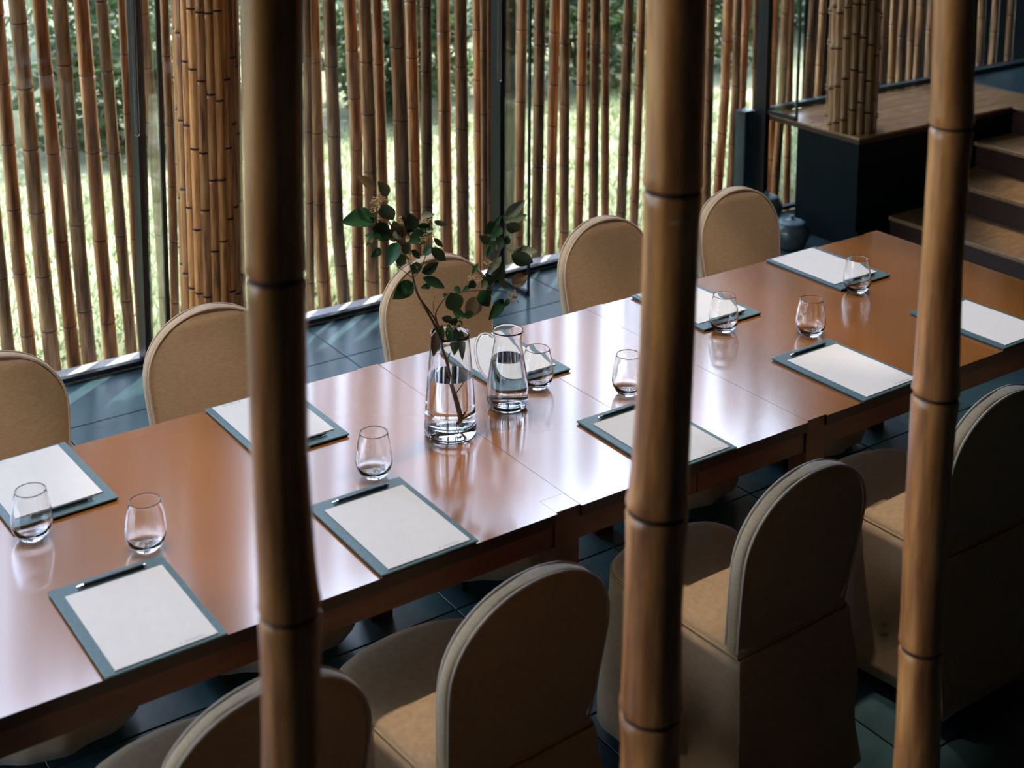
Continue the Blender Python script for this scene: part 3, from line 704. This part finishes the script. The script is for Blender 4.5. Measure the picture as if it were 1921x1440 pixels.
stem([vp_(250, 230), cp(945, 1400), cp(985, 1300), cp(1050, 1230), cp(1170, 1190, -.01), cp(1300, 1175, -.02), cp(1440, 1170, -.02), cp(1560, 1185, -.02), cp(1630, 1215, -.02)], .0026, .0008)
stem([cp(1180, 1190, -.01), cp(1300, 1120, 0), cp(1420, 1000, .01), cp(1500, 880, .015), cp(1550, 760, .02), cp(1575, 620, .02), cp(1555, 500, .02)], .0020, .0010)
stem([cp(930, 1380), cp(925, 1300), cp(940, 1220)], .0010, .0006)
stem([cp(880, 1400), cp(840, 1330), cp(800, 1290)], .0008, .0005)
stem([cp(745, 1060, .01), cp(800, 1000), cp(850, 880), cp(880, 720, .02), cp(900, 600, .02)], .0016, .0008)
stem([cp(700, 920, .015), cp(590, 960, .0)], .0010, .0006)
stem([cp(735, 1060, .01), cp(660, 1000, .01), cp(570, 930, .01)], .0012, .0007)
stem([cp(540, 580, .02), cp(450, 640, .01), cp(360, 700, .0)], .0012, .0007)
stem([cp(1560, 780, .02), cp(1640, 830, .01)], .001, .0007)
stem([cp(1470, 950, .01), cp(1560, 1050, 0), cp(1600, 1180, -.01)], .001, .0006)
stem([cp(1550, 600, .02), cp(1480, 580, .02)], .001, .0006)
LV = [  # base, tip, width (detail pixels), kind
 (405, 270, 240, 130, 72, 'b'), (520, 320, 430, 195, 85, 'p'), (400, 500, 100, 560, 150, 'g'), (470, 395, 565, 550, 115, 'g'), (375, 610, 565, 700, 135, 'g'), (570, 540, 665, 800, 95, 'b'),
 (885, 650, 690, 740, 125, 'g'), (765, 625, 700, 475, 95, 'g'), (810, 500, 940, 490, 50, 'p'), (930, 550, 1060, 588, 42, 'p'), (740, 640, 650, 510, 55, 'g'), (605, 740, 512, 962, 110, 'g'),
 (458, 802, 368, 872, 62, 'g'), (400, 690, 310, 680, 42, 'g'), (380, 700, 325, 775, 40, 'g'), (905, 790, 832, 855, 64, 'g'), (910, 785, 1042, 915, 82, 'g'), (818, 1012, 982, 925, 82, 'g'),
 (742, 1100, 563, 1252, 125, 'g'), (828, 1060, 1047, 1152, 74, 'g'), (905, 1130, 810, 1152, 46, 'g'), (775, 915, 760, 1030, 90, 'g'), (625, 830, 605, 955, 70, 'g'), (728, 810, 810, 890, 48, 'g'),
 (930, 700, 1018, 790, 42, 'b'), (860, 640, 935, 620, 40, 'p'), (780, 600, 900, 590, 50, 'g'), (640, 760, 700, 850, 60, 'g'), (400, 560, 480, 570, 40, 'g'),
 (1570, 510, 1757, 363, 88, 'p'), (1568, 552, 1777, 493, 74, 'p'), (1580, 578, 1722, 632, 88, 'g'), (1492, 568, 1385, 662, 95, 'g'), (1542, 608, 1463, 682, 72, 'g'), (1472, 572, 1542, 502, 32, 'g'),
 (1568, 762, 1600, 678, 64, 'g'), (1542, 690, 1488, 832, 80, 'g'), (1462, 752, 1405, 872, 56, 'g'), (1638, 832, 1872, 812, 80, 'p'), (1628, 850, 1832, 930, 112, 'g'), (1537, 868, 1398, 1042, 62, 'p'),
 (1638, 1130, 1778, 1013, 100, 'b'), (1332, 930, 1268, 1032, 34, 'g'), (1450, 990, 1582, 1010, 66, 'g'), (1378, 1050, 1462, 1142, 90, 'g'), (1520, 1080, 1602, 1162, 50, 'g'), (1340, 1180, 1432, 1322, 112, 'g'),
 (1556, 1250, 1428, 1442, 88, 'g'), (1610, 1250, 1560, 1322, 38, 'g'), (1302, 1090, 1243, 1152, 62, 'g'), (1250, 1138, 1188, 1178, 38, 'g'), (1110, 1150, 1176, 1185, 52, 'g'), (1082, 1190, 1150, 1375, 140, 'g'),
 (1330, 1230, 1228, 1432, 125, 'b'), (1015, 1225, 1062, 1210, 40, 'g'), (1100, 1370, 1220, 1410, 70, 'g'), (1000, 1420, 1110, 1440, 55, 'g'), (1190, 1400, 1300, 1380, 60, 'g'), (1490, 700, 1440, 720, 60, 'g'), (1490, 1080, 1550, 960, 90, 'g')]
_r = random.Random(17)
for _ in range(16):
    _x, _y = _r.choice([(560, 640), (450, 640), (700, 720), (640, 860), (800, 620), (1480, 780), (1500, 940), (1150, 1270), (1420, 1110)])
    _x += _r.uniform(-50, 50); _y += _r.uniform(-50, 50); _a = _r.uniform(0, 6.28); _l = _r.uniform(70, 130)
    LV.append((_x, _y, _x+_l*math.cos(_a), _y+_l*math.sin(_a), _l*.6, _r.choice('gggbp')))
LM = {'g': 'leaf', 'b': 'leaf_brown', 'p': 'leaf_pale'}
def leaf(B, T, wd, kind, rr):
    B = B-A0; T = T-A0; ax = T-B; L = ax.length; ax.normalize()
    view = -ray(800, 480).normalized()
    side = ax.cross(view).normalized(); nrm = side.cross(ax).normalized()
    a = rr.uniform(-.4, .4); side2 = side*math.cos(a)+nrm*math.sin(a); nrm2 = nrm*math.cos(a)-side*math.sin(a)
    wd = wd/math.cos(a)
    mb = MB(); N = 8; cols = [-1, -.5, 0, .5, 1]
    for i in range(N+1):
        t = i/N; prof = (math.sin(math.pi*min(1, t**.85))**.8)*(1-.25*t) if 0 < t < 1 else 0.0
        hw = wd*.56*prof
        for c in cols:
            p_ = B+ax*(L*t)+side2*(hw*c)+nrm2*(abs(c)*hw*.22 + .10*L*math.sin(math.pi*t)*.35 - .06*L*t*t)
            mb.v.append(tuple(p_))
    for i in range(N):
        for j in range(4): mb.f.append((i*5+j, i*5+j+1, (i+1)*5+j+1, (i+1)*5+j)); mb.m.append(0)
    mb.build('leaf', LM[kind], arr, True, 180)
for i, (bx, by, tx, ty, wd, k) in enumerate(LV):
    rr = random.Random(40+i); d0 = rr.uniform(-.035, .03); d1 = d0+rr.uniform(-.02, .02)
    B = cp(bx, by, d0); T = cp(tx, ty, d1)
    leaf(B, T, 1.22*wd/4.8*depth(B)/F_PX, k, rr)
# leaves hanging down inside the neck
for i, (bx, by, tx, ty, wd, k) in enumerate([(200, 220, 180, 480, 90, 'b'), (260, 150, 235, 420, 70, 'g'), (400, 180, 385, 470, 110, 'g'), (450, 200, 470, 520, 80, 'g'), (330, 140, 350, 380, 80, 'g'), (420, 110, 330, 130, 80, 'g'), (470, 120, 380, 180, 70, 'g')]):
    rr = random.Random(90+i); B = vp_(bx, by, rr.uniform(-.02, .02)); T = vp_(tx, ty, rr.uniform(-.02, .02))
    leaf(B, T, wd/5.33*depth(B)/F_PX, k, rr)
def buds(P, n, sp, rr, q=.0032):
    mb = MB(); P = P-A0
    for _ in range(n):
        d = Vector((rr.gauss(0, 1), rr.gauss(0, 1), rr.gauss(0, 1)))*sp
        c = P+d; r = rr.uniform(.5, 1)*q
        mb.add([c+Vector(v)*r for v in ((1, 0, 0), (-1, 0, 0), (0, 1, 0), (0, -1, 0), (0, 0, 1), (0, 0, -1))], [(0, 2, 4), (2, 1, 4), (1, 3, 4), (3, 0, 4), (2, 0, 5), (1, 2, 5), (3, 1, 5), (0, 3, 5)])
        mb.tube([P, c], .0005, 4)
    o = mb.build('bud_cluster', 'bud', arr); o['kind'] = 'stuff'
for k, (x, y, n_, s_) in enumerate([(440, 350, 40, .009), (425, 470, 40, .010), (420, 410, 30, .009), (880, 700, 46, .011), (860, 560, 24, .007), (715, 895, 40, .009), (1270, 1060, 20, .006), (1640, 1225, 46, .008), (1420, 935, 18, .006), (1330, 1090, 14, .006), (340, 720, 12, .006), (640, 560, 16, .007)]):
    buds(cp(x, y, .0), n_, s_, random.Random(k+5))
for k, (x, y) in enumerate([(370, 190), (330, 210), (440, 160)]): buds(vp_(x, y), 22, .007, random.Random(60+k))
# ------------------------------------------------------------------ jars
def jar(x, y, s, label):
    e = empty('lidded_jar', (x, y, 0), .3, label, 'jar', 'ceramic jars by the platform')
    body = [(0, 0), (.050, 0), (.060, .006), (.078, .030), (.0915, .062), (.0945, .085), (.088, .112), (.072, .134), (.062, .140), (.0, .140)]
    MB().lathe([(r*s, z*s) for r, z in body], 36).build('body', 'ceramic', e, True, 180)
    lid = [(.070, .137), (.071, .141), (.062, .147), (.060, .147), (.045, .153), (.043, .152), (.025, .156), (.008, .158), (.007, .163), (.012, .168), (.011, .174), (.0, .176)]
    l = MB().lathe([(r*s, z*s) for r, z in lid], 36).build('lid', 'ceramic_lid', e, True, 180)
    return e
jar(5.50, 2.53, 1.0, 'squat grey ceramic jar with a knobbed lid, in front of the dark platform base')
_j = at(1437, 413, z=0); jar(_j.x, _j.y, .95, 'squat grey ceramic jar half hidden behind the last window side chair')
# dark stone post outside beside the right mullion
MB().box(5.655, 5.735, 3.05, 3.13, -.3, .60, bev=.004).build('stone_post', 'slate', smooth=False)
tag(bpy.data.objects['stone_post'], 'short dark slate post outside the glass at the foot of the right mullion', 'post')
# ------------------------------------------------------------------ blind chains
def chain(x, zt, zb, label):
    e = MB(); yv = 2.955; n = int((zt-zb)/.012)
    for s in (-1, 1):
        for i in range(n):
            c = Vector((x+s*.009, yv, zb+i*.012)); r = .0028
            e.add([c+Vector(v)*r for v in ((1, 0, 0), (-1, 0, 0), (0, 1, 0), (0, -1, 0), (0, 0, 1), (0, 0, -1))], [(0, 2, 4), (2, 1, 4), (1, 3, 4), (3, 0, 4), (2, 0, 5), (1, 2, 5), (3, 1, 5), (0, 3, 5)])
        e.tube([(x+s*.009, yv, zb), (x+s*.009, yv, zt)], .0008, 5)
    e.tube([(x+.009*math.cos(a*math.pi/6), yv, zb-.009*math.sin(a*math.pi/6)) for a in range(7)], .0022, 5)
    o = e.build('blind_chain', 'silver'); tag(o, label, 'blind chain'); return o
zc = at(258, 252, y=2.955).z; chain(at(258, 252, y=2.955).x, HC-.02, zc, 'beaded blind chain looping down in front of the leftmost black mullion')
zc = at(937, 150, y=2.955).z; chain(at(937, 150, y=2.955).x, HC-.02, zc, 'beaded blind chain looping down in front of the middle black mullion')
# ------------------------------------------------------------------ garden
gb = MB(); nx, nyy = 90, 60; rr = random.Random(3)
def gz(x, y): return -.06 + .10*noise.noise(Vector((x*.5, y*.5, 0))) + max(0, y-6.5)*.18 - (.0 if y > 3.8 else 0) + .02*noise.noise(Vector((x*3, y*3, 1)))
def gy(x, y):
    t = min(1, max(0, (y-3.30)/.35)); t = t*t*(3-2*t)
    return -.30*(1-t) + gz(x, y)*t
for j in range(nyy+1):
    for i in range(nx+1):
        x = -14+40*i/nx; y = 3.05+22*(j/nyy)**2.2; gb.v.append((x, y, gy(x, y)))
for j in range(nyy):
    for i in range(nx): gb.f.append((j*(nx+1)+i, j*(nx+1)+i+1, (j+1)*(nx+1)+i+1, (j+1)*(nx+1)+i)); gb.m.append(0)
lawn = gb.build('garden_ground', 'lawn'); struct(lawn)
gr = MB()
for _ in range(26000):
    y = 3.35+ (rr.random()**1.2)*2.9; x = .5 + (y-3)*.35 + rr.uniform(-1.6, 6.8)
    if y > 4.4 and x > 7.8: continue
    z = gy(x, y); h = rr.uniform(.03, .08); a = rr.uniform(0, 6.28); dx, dy = math.cos(a)*.006, math.sin(a)*.006; lx, ly = rr.uniform(-.05, .05), rr.uniform(-.05, .05)
    gr.add([(x-dx, y-dy, z-.01), (x+dx, y+dy, z-.01), (x+lx, y+ly, z+h)], [(0, 1, 2)])
tag(gr.build('grass', 'grass', smooth=False), 'bright sunlit grass growing behind the bamboo screen', 'grass', kind='stuff')
def shrub(x, y, rx, h, n, m, label, seed, leafsize=.05):
    rr = random.Random(seed); z0 = gz(x, y)
    e = empty('shrub', (x, y, z0), 0, label, 'shrub', 'shrubs beyond the lawn')
    mb = MB()
    blobs = [(Vector((rr.uniform(-.5, .5)*rx, rr.uniform(-.4, .4)*rx, rr.uniform(.12, .9)*h)), rr.uniform(.25, .42)*rx) for _ in range(16)]
    for _ in range(n):
        c, r = rr.choice(blobs); d = Vector((rr.gauss(0, 1), rr.gauss(0, 1), rr.gauss(0, 1))).normalized()*r*rr.uniform(.7, 1.05)
        p_ = c+d
        if p_.z < .0: p_.z = abs(p_.z)*.5
        s = leafsize*rr.uniform(.6, 1.3); u = Vector((rr.gauss(0, 1), rr.gauss(0, 1), rr.gauss(0, .6))).normalized(); v = u.cross(Vector((rr.gauss(0, 1), rr.gauss(0, 1), rr.gauss(0, 1)))).normalized()
        mb.add([p_-u*s, p_+v*s*.42, p_+u*s, p_-v*s*.42], [(0, 1, 2, 3)])
    f = mb.build('foliage', m, e, False); f['kind'] = 'stuff'
    tb = MB()
    for k in range(7):
        c, r = blobs[k]; tb.tube([(0, 0, -.02), (c.x*.4, c.y*.4, c.z*.5), tuple(c)], [.018, .012, .005], 5)
    tb.build('stems', 'bark', e)
    return e
SH = [(1.6, 6.9, .8, 1.3, 'shrub'), (2.5, 7.3, .8, 1.5, 'shrub_pale'), (3.4, 6.7, .8, 1.2, 'shrub'), (4.4, 6.9, .9, 1.5, 'shrub_pale'), (5.3, 6.5, .8, 1.2, 'shrub'), (6.1, 6.9, .9, 1.6, 'shrub_pale'),
      (7.0, 6.3, .8, 1.3, 'shrub'), (7.8, 6.9, .9, 1.7, 'shrub_pale'), (8.7, 6.4, .9, 1.4, 'shrub'), (9.8, 6.8, .9, 1.5, 'shrub'), (2.0, 8.4, 1.0, 1.8, 'shrub'), (3.9, 8.5, 1.0, 1.8, 'shrub'), (5.8, 8.4, 1.0, 1.8, 'shrub_pale'), (7.8, 8.4, 1.1, 1.9, 'shrub'),
      (9.9, 8.6, 1.1, 1.9, 'shrub'), (.4, 7.6, 1.0, 1.6, 'shrub'), (11.2, 7.4, 1.0, 1.8, 'shrub'), (-1.2, 7.6, 1.0, 1.6, 'shrub')]
for i, (x, y, rx, h, m) in enumerate(sorted(SH, key=lambda q: (q[1] > 8, q[0]))):
    row = 'front row' if y < 8 else 'back row'
    col = 'pale glossy-leaved' if m == 'shrub_pale' else 'dark green'
    kk = sorted([q for q in SH if (q[1] > 8) == (y > 8)], key=lambda q: q[0]).index((x, y, rx, h, m))
    shrub(x, y, rx, h, 2600, m, '%s shrub beyond the lawn, %s in the %s' % (col, ORD[kk], row), 300+i)
def tree(x, y, h, cr, ch, n, seed, label):
    rr = random.Random(seed); z0 = gz(x, y)
    e = empty('unseen_tree', (x, y, z0), 0, label, 'tree', 'unseen trees added to block mirrored sky')
    tb = MB(); tb.tube([(0, 0, -.1), (.05, .02, h*.35), (-.03, .05, h*.7), (0, 0, h)], [.11, .09, .06, .03], 9)
    bl = []
    for k in range(22):
        a = rr.uniform(0, 6.28); r = cr*rr.uniform(.1, .8); c = Vector((math.cos(a)*r, math.sin(a)*r, h+rr.uniform(-.5, .5)*ch)); bl.append((c, cr*rr.uniform(.25, .42)))
        if k < 12: tb.tube([(0, 0, h*rr.uniform(.5, .8)), tuple(c*.5+Vector((0, 0, h*.42))), tuple(c)], [.04, .025, .008], 5)
    tb.build('trunk', 'bark', e)
    mb = MB()
    for _ in range(n):
        c, r = rr.choice(bl); p_ = c+Vector((rr.gauss(0, 1), rr.gauss(0, 1), rr.gauss(0, 1))).normalized()*r*rr.uniform(.4, 1.05); s = rr.uniform(.05, .11)
        u = Vector((rr.gauss(0, 1), rr.gauss(0, 1), rr.gauss(0, .6))).normalized(); v = u.cross(Vector((rr.gauss(0, 1), rr.gauss(0, 1), rr.gauss(0, 1)))).normalized()
        mb.add([p_-u*s, p_+v*s*.45, p_+u*s, p_-v*s*.45], [(0, 1, 2, 3)])
    f = mb.build('foliage', 'shrub', e, False); f['kind'] = 'stuff'
tree(4.5, 9.6, 5.0, 1.35, 2.4, 9000, 71, 'tall unseen tree added to darken the sheen on the left table half')  # both trees are added out of view, blocking sky reflected in the tabletop
tree(12.2, 9.0, 4.6, 1.7, 2.6, 9000, 72, 'tall unseen tree added to darken the sheen at the right table end')
# dark building outside, beyond the right end of the screen; unseen top added to block mirrored sky
tag(MB().box(7.95, 15, 4.6, 4.8, -.3, 6.5).build('neighbouring_wall', 'wall_black', smooth=False), 'black outside wall behind the rightmost bamboo screen poles', 'wall')
# ------------------------------------------------------------------ lamps above the table (out of frame)
def pendant(x, y, z, power, label, spread=None):
    e = empty('pendant_lamp', (x, y, z), 0, label, 'lamp', 'ceiling lamps out of the frame')
    MB().lathe([(.02, .14), (.05, .12), (.11, 0), (.107, 0), (.047, .117), (.02, .135)], 28).build('lamp_shade', 'steel', e)
    MB().lathe([(0, .07), (.02, .065), (.03, .05), (.02, .035), (0, .03)], 16).build('bulb', 'lampglow', e)
    MB().tube([(0, 0, .14), (0, 0, HC-z)], .004, 6).build('cord', 'steel', e)
    l = light('lamp_light', 'SPOT', (0, 0, -.005), power, (1, .86, .71), (0, 0, -1), spot_size=math.radians(spread or 37), spot_blend=.3, shadow_soft_size=.025)
    l.parent = e
for i, x in enumerate((.75, 1.4, 2.05, 2.7, 3.35, 4.0)): pendant(x, .60, 3.55, 122, '%s small pendant lamp from the left over the long table' % ORD[i])
pendant(7.0, .95, 3.4, 230, 'pendant lamp above the staircase, out of the frame', 44)
